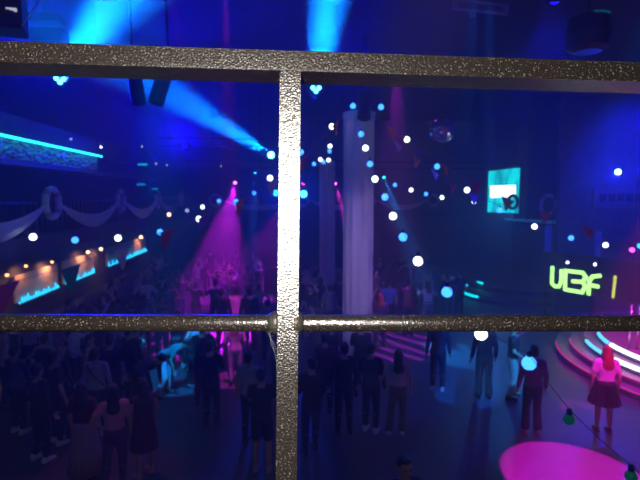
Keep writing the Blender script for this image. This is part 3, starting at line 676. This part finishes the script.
# joints in a standing frame facing -Y; left side = +X
POSES = {
 'idle':   dict(eL=(.235, .02, 1.12), wL=(.25, -.05, .88), eR=(-.235, .02, 1.12), wR=(-.25, -.05, .88), kL=(.10, -.02, .48), aL=(.11, 0, .085), kR=(-.10, -.02, .48), aR=(-.11, .02, .085)),
 'hips':   dict(eL=(.33, .08, 1.17), wL=(.19, -.04, 1.0), eR=(-.235, .02, 1.12), wR=(-.24, -.08, .88), kL=(.13, -.03, .48), aL=(.17, .02, .085), kR=(-.10, -.02, .48), aR=(-.09, 0, .085)),
 'drink':  dict(eL=(.23, .0, 1.13), wL=(.16, -.22, 1.22), eR=(-.24, .03, 1.13), wR=(-.23, -.1, .9), kL=(.1, -.03, .48), aL=(.13, .05, .085), kR=(-.1, -.02, .48), aR=(-.12, -.08, .085)),
 'up':     dict(eL=(.30, -.05, 1.55), wL=(.22, -.12, 1.80), eR=(-.30, -.05, 1.55), wR=(-.2, -.12, 1.79), kL=(.12, -.05, .48), aL=(.15, .0, .085), kR=(-.12, -.03, .48), aR=(-.15, .05, .085)),
 'oneup':  dict(eL=(.28, -.04, 1.57), wL=(.14, -.14, 1.78), eR=(-.27, -.02, 1.14), wR=(-.20, -.22, 1.05), kL=(.12, -.10, .49), aL=(.15, .0, .085), kR=(-.11, -.03, .48), aR=(-.15, .08, .085)),
 'reach':  dict(eL=(.38, -.1, 1.27), wL=(.55, -.26, 1.36), eR=(-.25, .02, 1.13), wR=(-.2, -.18, 1.0), kL=(.12, -.06, .48), aL=(.16, -.03, .085), kR=(-.12, -.03, .48), aR=(-.14, .08, .085)),
 'phone':  dict(eL=(.20, -.10, 1.17), wL=(.08, -.30, 1.33), eR=(-.20, -.10, 1.17), wR=(-.08, -.28, 1.28), kL=(.10, -.02, .48), aL=(.11, 0, .085), kR=(-.10, -.02, .48), aR=(-.11, .03, .085)),
 'walk':   dict(eL=(.25, .09, 1.14), wL=(.26, .05, .9), eR=(-.25, -.06, 1.13), wR=(-.24, -.2, .93), kL=(.09, -.18, .50), aL=(.09, -.28, .10), kR=(-.09, -.02, .47), aR=(-.09, .22, .10)),
 'bend':   dict(eL=(.23, -.15, 1.2), wL=(.2, -.36, 1.14), eR=(-.23, -.15, 1.2), wR=(-.2, -.36, 1.14), kL=(.14, -.10, .49), aL=(.18, .02, .085), kR=(-.14, -.10, .49), aR=(-.18, .1, .085), bend=62),
 'dance':  dict(eL=(.33, -.05, 1.22), wL=(.24, -.24, 1.36), eR=(-.34, -.02, 1.2), wR=(-.3, -.22, 1.3), kL=(.15, -.12, .49), aL=(.22, .0, .085), kR=(-.13, -.06, .48), aR=(-.16, .1, .085), bend=8),
}
def bender(ps):
    a0 = D(ps.get('bend', 0))
    def B(p):
        p = Vector(p)
        if a0 == 0: return p
        a = a0*min(1, max(0, (p.z-.88)/.22)); piv = Vector((0, 0, .95))
        return piv + Matrix.Rotation(a, 3, 'X') @ (p-piv) + Vector((0, .0, 0))
    return B
def remeshed(name, bm, voxel, smooth_it=2, ratio=1.0, extra=None):
    me = bpy.data.meshes.new('tmp'); bm.to_mesh(me); bm.free()
    o = bpy.data.objects.new('tmp', me); col.objects.link(o)
    r = o.modifiers.new('r', 'REMESH'); r.mode = 'VOXEL'; r.voxel_size = voxel; r.use_smooth_shade = True
    s = o.modifiers.new('s', 'SMOOTH'); s.iterations = smooth_it; s.factor = .5
    if ratio < 1:
        d = o.modifiers.new('d', 'DECIMATE'); d.ratio = ratio
    dg = bpy.context.evaluated_depsgraph_get(); out = bpy.data.meshes.new_from_object(o.evaluated_get(dg)); out.name = name
    bpy.data.objects.remove(o); bpy.data.meshes.remove(me)
    if extra:
        b2 = NB(); b2.from_mesh(out); extra(b2); b2.to_mesh(out); b2.free()
    for p in out.polygons: p.use_smooth = True
    return out
TORSO = [(.80, .10, .08), (.86, .155, .11), (.92, .168, .118), (1.0, .15, .105), (1.08, .135, .097), (1.18, .15, .105), (1.29, .168, .115), (1.37, .165, .10), (1.42, .115, .08), (1.455, .06, .06)]
def torso(bm, B, z0, z1, inf):
    pts, rr = [], []
    for z, a, b in TORSO:
        if z0-1e-6 <= z <= z1+1e-6: pts.append(B((0, 0.005, z))); rr.append((a+inf, b+inf))
    sweep(bm, pts, rr, 20, side=(1, 0, 0))
def hand(bm, e, w, sx):
    e = Vector(e); w = Vector(w); d = (w-e).normalized(); s = Vector((0, -1, 0)) if abs(d.y) < .8 else Vector((0, 0, 1))
    s = (s-d*s.dot(d)).normalized(); n = d.cross(s)*sx      # n = palm normal towards body
    c = w+d*.045; M = Matrix((s, n, d)).transposed()
    ball(bm, c, (.041, .017, .05), 10, M)
    for i, (off, L) in enumerate(((.03, .068), (.01, .078), (-.011, .072), (-.031, .056))):
        a = w+d*.082+s*off; k = a+(d*.9+n*.35+s*off*3).normalized()*L*.55; f = k+(d*.45+n*.9).normalized()*L*.5
        cap(bm, a, .0095, k, .009, 6); cap(bm, k, .009, f, .0075, 6)
    a = w+d*.03+s*.034; k = a+(d*.5+s*.8+n*.25).normalized()*.042; f = k+(d*.85+s*.25+n*.4).normalized()*.034
    cap(bm, a, .013, k, .0115, 6); cap(bm, k, .0115, f, .009, 6)
_cache = {}
def body_mesh(pose):
    key = ('body', pose)
    if key in _cache: return _cache[key]
    ps = POSES[pose]; B = bender(ps); bm = NB()
    torso(bm, B, .80, 1.455, 0)
    cap(bm, B((0, .012, 1.42)), .056, B((0, .0, 1.53)), .05, 12)
    Rh = Matrix.Rotation(D(ps.get('bend', 0))*.8, 3, 'X')
    def hb(p): return B(p)
    ball(bm, hb((0, .005, 1.605)), (.074, .092, .108), 18, Rh); ball(bm, hb((0, -.028, 1.545)), (.054, .058, .058), 14, Rh)
    ball(bm, hb((0, -.096, 1.578)), (.013, .020, .022), 8, Rh); ball(bm, hb((0, -.082, 1.622)), (.055, .014, .014), 10, Rh)
    ball(bm, hb((0, -.078, 1.512)), (.022, .016, .016), 8, Rh)
    for s in (1, -1):
        ball(bm, hb((s*.076, .008, 1.59)), (.011, .02, .03), 8, Rh)
        sh = B((s*.165, .005, 1.385)); e = B(ps['eL' if s > 0 else 'eR']); w = B(ps['wL' if s > 0 else 'wR'])
        cap(bm, B((s*.09, .005, 1.40)), .06, sh, .056, 12); cap(bm, sh, .052, e, .038, 12); cap(bm, e, .038, e.lerp(w, .35), .037, 12); cap(bm, e.lerp(w, .35), .037, w, .025, 12); hand(bm, e, w, -s)
        k = Vector(ps['kL' if s > 0 else 'kR']); a = Vector(ps['aL' if s > 0 else 'aR']); hp = Vector((s*.085, 0, .86))
        cap(bm, hp, .086, k, .052, 14); cap(bm, k, .052, k.lerp(a, .3)+Vector((0, .015, 0)), .052, 14); cap(bm, k.lerp(a, .3)+Vector((0, .015, 0)), .052, a, .034, 14)
        ball(bm, a+Vector((0, -.06, -.04)), (.038, .105, .035), 12); 
    def extra(b):
        for s in (1, -1): ball(b, hb((s*.03, -.0875, 1.603)), (.012, .008, .007), 8, Rh, 1)
        ball(b, hb((0, -.089, 1.545)), (.022, .008, .006), 8, Rh, 2)
    me = remeshed('body', bm, .0085, 2, .3, extra); _cache[key] = me; return me
def top_mesh(pose, kind):
    key = ('top', pose, kind)
    if key in _cache: return _cache[key]
    ps = POSES[pose]; B = bender(ps); bm = NB(); crop = kind == 'crop'
    torso(bm, B, 1.0 if crop else .92, 1.42, .014)
    if kind != 'tank':
        for s in (1, -1):
            sh = B((s*.165, .005, 1.385)); e = B(ps['eL' if s > 0 else 'eR']); w = B(ps['wL' if s > 0 else 'wR'])
            cap(bm, B((s*.09, .005, 1.395)), .07, sh, .068, 12)
            if kind in ('tee', 'crop'): cap(bm, sh, .066, sh.lerp(e, .6), .062, 12)
            else: cap(bm, sh, .064, e, .052, 12); cap(bm, e, .052, e.lerp(w, .93), .038, 12)
    else:
        for s in (1, -1): cap(bm, B((s*.1, .005, 1.36)), .05, B((s*.1, .005, 1.42)), .03, 10)
    me = remeshed('top', bm, .013, 2, .5); _cache[key] = me; return me
def loft_skirt(prof, pl=0, amp=0, n=48, yoff=0):
    bm = NB(); rings = []
    for z, rx, ry in prof:
        f = (prof[0][0]-z)/(prof[0][0]-prof[-1][0])
        rings.append([bm.verts.new(((rx+amp*f*math.cos(pl*2*PI*k/n))*math.cos(2*PI*k/n), yoff*f+(ry+amp*f*math.cos(pl*2*PI*k/n))*math.sin(2*PI*k/n), z)) for k in range(n)])
    for a, b in zip(rings, rings[1:]):
        for k in range(n): bm.faces.new((a[k], a[(k+1) % n], b[(k+1) % n], b[k]))
    bm.faces.new(rings[0][::-1]); bm.faces.new(rings[-1]); bmesh.ops.recalc_face_normals(bm, faces=bm.faces)
    return bm
def bottom_mesh(pose, kind):
    key = ('bot', pose, kind)
    if key in _cache: return _cache[key]
    ps = POSES[pose]
    if kind == 'long_skirt':
        bm = loft_skirt([(1.04, .152, .118), (.95, .19, .14), (.8, .215, .18), (.5, .25, .22), (.16, .29, .26)], 16, .012, 96)
        me = bpy.data.meshes.new('skirt'); bm.to_mesh(me); bm.free()
        for p in me.polygons: p.use_smooth = True
    elif kind == 'skirt':
        bm = loft_skirt([(1.05, .152, .118), (.95, .195, .145), (.8, .24, .2), (.58, .29, .25)], 14, .014, 84)
        me = bpy.data.meshes.new('skirt'); bm.to_mesh(me); bm.free()
        for p in me.polygons: p.use_smooth = True
    else:
        bm = NB(); pts, rr = [], []
        for z, a, b in TORSO[:4]: pts.append(Vector((0, .005, z))); rr.append((a+.014, b+.014))
        pts.append(Vector((0, .005, 1.03))); rr.append((.155, .112)); sweep(bm, pts, rr, 20, side=(1, 0, 0))
        for s in (1, -1):
            k = Vector(ps['kL' if s > 0 else 'kR']); a = Vector(ps['aL' if s > 0 else 'aR']); hp = Vector((s*.085, 0, .86))
            if kind == 'shorts': cap(bm, hp, .1, hp.lerp(k, .72), .088, 14)
            else: cap(bm, hp, .099, k, .072, 14); cap(bm, k, .072, k.lerp(a, .9), .055 if kind == 'trousers' else .085, 14)
        me = remeshed('trousers', bm, .014, 2, .5)
    _cache[key] = me; return me
def dress_mesh(pose):
    key = ('dress', pose)
    if key in _cache: return _cache[key]
    ps = POSES[pose]; B = bender(ps); bm = NB(); torso(bm, B, .92, 1.42, .014)
    for s in (1, -1): cap(bm, B((s*.09, .005, 1.395)), .066, B((s*.165, .005, 1.385)), .064, 12)
    sweep(bm, [(0, .005, 1.04), (0, .005, .9), (0, 0, .7), (0, 0, .5)], [(.155, .115), (.19, .15), (.22, .18), (.24, .2)], 24, side=(1, 0, 0))
    me = remeshed('dress', bm, .014, 2, .5); _cache[key] = me; return me
def hair_mesh(pose, kind):
    key = ('hair', pose if POSES[pose].get('bend') else 'x', kind)
    if key in _cache: return _cache[key]
    B = bender(POSES[pose]); Rh = Matrix.Rotation(D(POSES[pose].get('bend', 0))*.8, 3, 'X'); bm = NB()
    ball(bm, B((0, .022, 1.632)), (.083, .092, .095), 18, Rh); ball(bm, B((0, -.045, 1.69)), (.06, .05, .03), 12, Rh)
    ball(bm, B((0, .055, 1.58)), (.072, .055, .07), 14, Rh)
    if kind == 'long':
        ball(bm, B((0, .075, 1.50)), (.1, .05, .14), 14, Rh); ball(bm, B((0, .10, 1.36)), (.11, .045, .14), 14, Rh)
        for s in (1, -1): ball(bm, B((s*.078, .02, 1.54)), (.025, .045, .11), 10, Rh)
    elif kind == 'bun':
        ball(bm, B((0, .06, 1.735)), .045, 12)
    elif kind == 'bob':
        ball(bm, B((0, .06, 1.54)), (.095, .06, .09), 14, Rh)
        for s in (1, -1): ball(bm, B((s*.078, .015, 1.56)), (.022, .05, .07), 10, Rh)
    me = remeshed('hair', bm, .011, 1, .5); _cache[key] = me; return me
def shoe_mesh():
    if 'shoe' in _cache: return _cache['shoe']
    bm = NB(); sweep(bm, [(0, .075, .045), (0, .05, .045), (0, -.03, .042), (0, -.1, .035), (0, -.155, .028), (0, -.18, .022)], [(.028, .04), (.042, .05), (.043, .045), (.05, .037), (.045, .028), (.02, .018)], 14, side=(1, 0, 0))
    ball(bm, (0, .02, .085), (.045, .055, .04), 12)
    box(bm, (0, -.05, .012), (.085, .24, .024), bevel=.01)
    me = remeshed('shoe', bm, .009, 1, .5); _cache['shoe'] = me; return me
def person(X, Y, face, label, pose='idle', top=('tee', 'black'), bottom=('trousers', 'black'), hair=('short', 'black'), skin=0, shoes='black', h=1.72, group=None, z=0, extra=None):
    t = thing('person', (X, Y, z), label, 'person', group, face)
    s = h/1.72; t.scale = (s, s, s); ps = POSES[pose]
    def part(name, me, mats):
        o = bpy.data.objects.new(name, me); col.objects.link(o); o.parent = t
        while len(me.materials) < len(mats): me.materials.append(mats[len(me.materials)])
        for i, m_ in enumerate(mats): o.material_slots[i].link = 'OBJECT'; o.material_slots[i].material = m_
        return o
    part('body', body_mesh(pose), [SK[skin], EYE, LIP])
    part('hair', hair_mesh(pose, hair[0]), [HM[hair[1]]])
    if top[0] == 'dress': part('dress', dress_mesh(pose), [CM[top[1]]])
    else:
        part('shirt' if top[0] != 'crop' else 'crop_top', top_mesh(pose, top[0]), [CM[top[1]]])
        part({'trousers': 'trousers', 'wide': 'trousers', 'shorts': 'shorts', 'skirt': 'skirt', 'long_skirt': 'skirt'}[bottom[0]], bottom_mesh(pose, bottom[0]), [CM[bottom[1]]])
    for k in ('aL', 'aR'):
        o = part('shoe', shoe_mesh(), [SHM[shoes]]); o.location = (ps[k][0], ps[k][1], ps[k][2]-.085)
    if extra: extra(t)
    return t
def px(x, Y): return at(x, 240, Y).x
def P(x, Y, facedeg, label, **kw):
    f = floor_at(x, 195+2208/Y); Y = f.y; q = at(x, 195+1800/Y, Y)
    return person(q.x, Y, D(facedeg), label, **kw)
def strap(t):
    bm = NB(); q = [(.13, .10, 1.43), (.05, .135, 1.3), (-.06, .13, 1.15), (-.17, .07, 1.0), (-.19, -.02, .98)]
    sweep(bm, q, [(.014, .006)]*5, 8); build('bag_strap', bm, mat('strap', (.01, .01, .01), .5), t)
    bm = NB(); box(bm, (-.22, .0, .9), (.07, .2, .15), bevel=.02); build('shoulder_bag', bm, mat('strap', (.01, .01, .01), .5), t)

# foreground, left
P(84, 7.75, 170, 'woman in a dim dark-red top and a long pale pink pleated skirt at lower left', pose='idle', top=('tee', 'wine'), bottom=('long_skirt', 'rose'), hair=('long', 'black'), h=1.66)
P(115, 7.6, 195, 'long-haired person in short pink top and purple jeans beside the long skirt', pose='hips', top=('crop', 'pink'), bottom=('trousers', 'purple'), hair=('long', 'black'), h=1.66)
P(144, 7.85, 215, 'woman in a dark red dress and pale pinkish shoes right of the purple jeans', pose='drink', top=('dress', 'wine'), hair=('long', 'brown'), h=1.66, shoes='pink')
P(97, 9.2, 180, 'person in a white top with a dark strap across the back at the left', pose='drink', top=('long', 'pale'), bottom=('trousers', 'black'), hair=('short', 'brown'), h=1.72, extra=strap)
P(75, 11.0, 100, 'person in a white shirt stretching one arm out, below the lower rail at the left', pose='reach', top=('long', 'pale'), bottom=('trousers', 'black'), h=1.74)
P(56, 8.9, 140, 'person in black with one pale sleeve left of the long pink skirt', pose='idle', top=('tee', 'black'), bottom=('trousers', 'black'), hair=('short', 'black'), skin=2, h=1.74, shoes='white')
P(3, 10.4, 120, 'person in a bluish pale shirt cut by the left frame edge', pose='up', top=('long', 'pale'), bottom=('trousers', 'navy'), h=1.75, skin=2)
P(30, 12.0, 200, 'distant person in a small pale top just below the lower rail at the far left', pose='idle', top=('tee', 'pale'), bottom=('trousers', 'black'), hair=('bob', 'black'), h=1.66)
P(17, 9.3, 160, 'person in a dark grey shirt with pale shoes at the far left', pose='phone', top=('long', 'grey'), bottom=('trousers', 'black'), shoes='white', h=1.74)
P(40, 8.3, 150, 'person all in black with pale shoes left of the pink skirt', pose='hips', top=('long', 'black'), bottom=('trousers', 'black'), shoes='white', h=1.74)
P(131, 10.6, 150, 'person in black behind the woman in the dark red dress', pose='phone', top=('long', 'black'), bottom=('trousers', 'navy'), h=1.76)
P(112, 9.9, 170, 'person in dark clothes between the strap wearer and the purple jeans', pose='idle', top=('tee', 'black'), bottom=('trousers', 'black'), h=1.78)
P(141, 10.2, 60, 'person bent low in pink patches beside the cyan-lit bending person', pose='bend', top=('long', 'grey'), bottom=('trousers', 'black'), h=1.7)
P(164, 11.0, 75, 'person bending forward with cyan-lit trousers', pose='bend', top=('tee', 'teal'), bottom=('trousers', 'pale'), h=1.72)
P(177, 12.4, 30, 'person with pink streaks on a dark top behind the cyan-lit dancer', pose='dance', top=('tee', 'grey'), bottom=('trousers', 'black'), hair=('long', 'black'), h=1.66)
P(193, 11.6, 60, 'dancer with bare cyan-lit arm, left of the tall dark figures', pose='dance', top=('tank', 'pale'), bottom=('trousers', 'black'), skin=2, hair=('short', 'black'), h=1.72)
P(203, 10.6, 190, 'tall dark figure right of the cyan-lit dancer', pose='drink', top=('long', 'black'), bottom=('trousers', 'black'), h=1.84)
P(211, 9.5, 170, 'dark figure beside the pink-lit standing person, on its left', pose='phone', top=('long', 'black'), bottom=('trousers', 'black'), h=1.78)
P(235, 11.6, 185, 'slim person fully lit in magenta below the lower rail', pose='idle', top=('long', 'pale'), bottom=('trousers', 'pale'), hair=('long', 'fair'), skin=2, h=1.7)
P(250, 8.9, 160, 'man in a pale t-shirt left of the railing upright', pose='idle', top=('tee', 'pale'), bottom=('trousers', 'navy'), hair=('short', 'black'), h=1.76)
P(262, 8.0, 175, 'man in a dark t-shirt and shorts seen from behind by the upright', pose='phone', top=('tee', 'black'), bottom=('shorts', 'black'), hair=('short', 'black'), h=1.78, shoes='pink')
P(236, 15.3, 180, 'person in a cyan-lit pale shirt raising both arms with pink hands', pose='up', top=('long', 'pale'), bottom=('trousers', 'pale'), h=1.66, skin=2)
P(222, 14.4, 175, 'dark figure left of the one with raised pink hands', pose='idle', top=('long', 'black'), bottom=('trousers', 'black'), h=1.84)
P(250, 14.3, 180, 'large dark figure right of the one with raised pink hands', pose='idle', top=('long', 'black'), bottom=('trousers', 'black'), h=1.86)
P(268, 13.4, 165, 'person in a grey shirt left of the upright above the lower rail', pose='idle', top=('tee', 'grey'), bottom=('trousers', 'black'), h=1.74)
# centre
P(311, 8.6, 200, 'dark-clothed person with a pale hand just right of the upright', pose='drink', top=('long', 'black'), bottom=('trousers', 'navy'), h=1.76, skin=2)
P(325, 10.2, 170, 'dark-haired person in brownish black behind the group before the near column', pose='idle', top=('long', 'wine'), bottom=('trousers', 'black'), h=1.72)
P(344, 9.3, 185, 'tall person in black standing before the base of the near column', pose='idle', top=('long', 'black'), bottom=('trousers', 'black'), h=1.8)
P(361, 11.0, 175, 'person in black partly behind the tall one at the near column', pose='phone', top=('long', 'black'), bottom=('trousers', 'black'), h=1.76)
P(371, 9.35, 150, 'person in dark clothes and pale shoes right of the near column', pose='idle', top=('long', 'navy'), bottom=('trousers', 'black'), shoes='white', h=1.78)
P(398, 9.25, 170, 'person in a short white top, grey trousers and white shoes in the centre', pose='hips', top=('crop', 'pale'), bottom=('wide', 'grey'), shoes='white', hair=('long', 'black'), h=1.68)
P(403, 5.45, 10, 'dark-haired person whose head alone shows at the bottom edge', pose='idle', top=('long', 'black'), bottom=('trousers', 'black'), hair=('short', 'black'), h=1.72, skin=1)
P(438, 11.3, 165, 'slim person in dark navy clothes and white shoes before the violet patches', pose='idle', top=('long', 'navy'), bottom=('trousers', 'navy'), shoes='white', h=1.78)
P(389, 16.2, 180, 'person in a blue shirt right of the near column above the lower rail', pose='idle', top=('tee', 'blue'), bottom=('trousers', 'black'), h=1.78)
P(408, 15.8, 170, 'tall dark figure right of the blue shirt', pose='phone', top=('long', 'black'), bottom=('trousers', 'black'), h=1.88)
P(428, 16.4, 190, 'person in a pale top below the white bulb right of the near column', pose='dance', top=('tank', 'pale'), bottom=('trousers', 'denim'), hair=('long', 'brown'), h=1.7)
P(330, 15.2, 180, 'person in a grey shirt left of the near column above the lower rail', pose='idle', top=('tee', 'grey'), bottom=('trousers', 'black'), h=1.8)
P(380, 14.6, 185, 'person with dim pink-lit hair just right of the near column', pose='oneup', top=('tee', 'purple'), bottom=('trousers', 'black'), h=1.62, hair=('long', 'red'))
P(447, 17.6, 175, 'person in dark blue beside the blue bulb near the cyan-lit table', pose='drink', top=('long', 'navy'), bottom=('trousers', 'black'), h=1.74)
P(460, 18.4, 200, 'person in black before the far podium', pose='hips', top=('tee', 'black'), bottom=('trousers', 'black'), h=1.7)
# right
P(484, 10.9, 175, 'tall person in black with dark greenish trousers, right of centre', pose='idle', top=('long', 'black'), bottom=('wide', 'olive'), h=1.82)
P(513, 10.9, 70, 'person pointing left in cyan-lit pale trousers', pose='reach', top=('tee', 'navy'), bottom=('trousers', 'pale'), hair=('short', 'brown'), skin=2, h=1.74)
P(532, 9.3, 170, 'person in a violet shirt and dark trousers below the big blue-white bulb', pose='idle', top=('long', 'purple'), bottom=('wide', 'navy'), shoes='pink', h=1.74)
P(604, 9.35, 165, 'woman in a pink-lit white top and short black skirt before the stage', pose='idle', top=('tee', 'white'), bottom=('skirt', 'black'), hair=('long', 'red'), shoes='black', h=1.72)
# crowds
outfits = ['black', 'navy', 'grey', 'black', 'pale', 'purple', 'wine', 'black', 'denim', 'olive', 'rose']
rc = random.Random(11)
used = [(o.location.x, o.location.y) for o in col.objects if o.name.startswith('person')]
def crowd(n, x0, x1, Y0, Y1, label, group, poses=('idle', 'drink', 'phone', 'dance', 'oneup', 'hips')):
    k = 0; tries = 0
    while k < n and tries < 600:
        tries += 1; Y = rc.uniform(Y0, Y1); x = rc.uniform(x0, x1); X = px(x, Y)
        if any((X-a)**2+(Y-b)**2 < .72**2 for a, b in used) or X < -5.9 or (X-1.93)**2+(Y-12)**2 < 1 or (X-1.93)**2+(Y-20)**2 < 1 or (X-11.6)**2+(Y-21.3)**2 < 15 or (abs(X-7.5) < 1.1 and abs(Y-22) < .9): continue
        used.append((X, Y)); k += 1
        person(X, Y, D(rc.choice([180, 180, 160, 200, 140, 220, 20, 330, 90, 270])), label, pose=rc.choice(poses), top=(rc.choice(['tee', 'long', 'tee', 'long', 'tank']), rc.choice(outfits)), bottom=(rc.choice(['trousers', 'trousers', 'wide', 'shorts']), rc.choice(['black', 'navy', 'denim', 'black', 'grey'])), hair=(rc.choice(['short', 'short', 'long', 'bun', 'bob']), rc.choice(['black', 'brown', 'black', 'fair'])), skin=rc.choice([0, 1, 2]), h=rc.uniform(1.6, 1.84), group=group, shoes=rc.choice(['black', 'white', 'black']))
crowd(26, 165, 262, 15.8, 25.5, 'dancer among the heads tinted by the falling pink and blue beams', 'crowd under the pink and blue beams')
crowd(20, 60, 165, 13.0, 24, 'dim figure in the dark left crowd below the bar panels', 'crowd below the bar panels')
crowd(9, 15, 130, 9.6, 13, 'dim figure in the dark near crowd under the left lower rail', 'near crowd at the left')
crowd(8, 262, 342, 10.2, 13.4, 'dim figure in the dark crowd around the railing upright', 'crowd around the upright')
crowd(8, 300, 345, 14, 22, 'dim distant figure between the two columns', 'crowd between the columns')
crowd(8, 376, 445, 17, 24, 'dim distant figure in the crowd right of the near column', 'crowd right of the near column')

# ---------------------------------------------------------------- haze and flash
k = bpy.data.materials.new('haze'); k.use_nodes = True; nt = k.node_tree; nt.nodes.remove(nt.nodes['Principled BSDF'])
vs = nt.nodes.new('ShaderNodeVolumeScatter'); vs.inputs['Density'].default_value = .016; vs.inputs['Anisotropy'].default_value = .35; vs.inputs['Color'].default_value = (1, 1, 1, 1)
nt.links.new(vs.outputs[0], nt.nodes['Material Output'].inputs['Volume'])
bm = NB(); box(bm, (6, 15.6, 4.6), (28.3, 28.6, 9.3)); hz = build('haze', bm, k); tag(hz, 'thin blue stage haze filling the hall', 'haze', kind='stuff')
fl = bpy.data.lights.new('phone_light', 'POINT'); fl.energy = 50; fl.color = (1, .93, .84); fl.shadow_soft_size = .008
fo = bpy.data.objects.new('phone_light', fl); col.objects.link(fo); fo.location = CAM - R*.07 + U*.055

w = bpy.data.worlds.new('world'); sc.world = w; w.use_nodes = True; w.node_tree.nodes['Background'].inputs[0].default_value = (.004, .003, .015, 1); w.node_tree.nodes['Background'].inputs[1].default_value = 1.0
sc.view_settings.view_transform = 'Standard'; sc.view_settings.look = 'None'; sc.view_settings.gamma = 1; sc.view_settings.exposure = 0; sc.view_settings.use_curve_mapping = False
sc.cycles.max_bounces = 5; sc.cycles.volume_bounces = 0; sc.cycles.use_denoising = True; sc.cycles.sample_clamp_indirect = 3
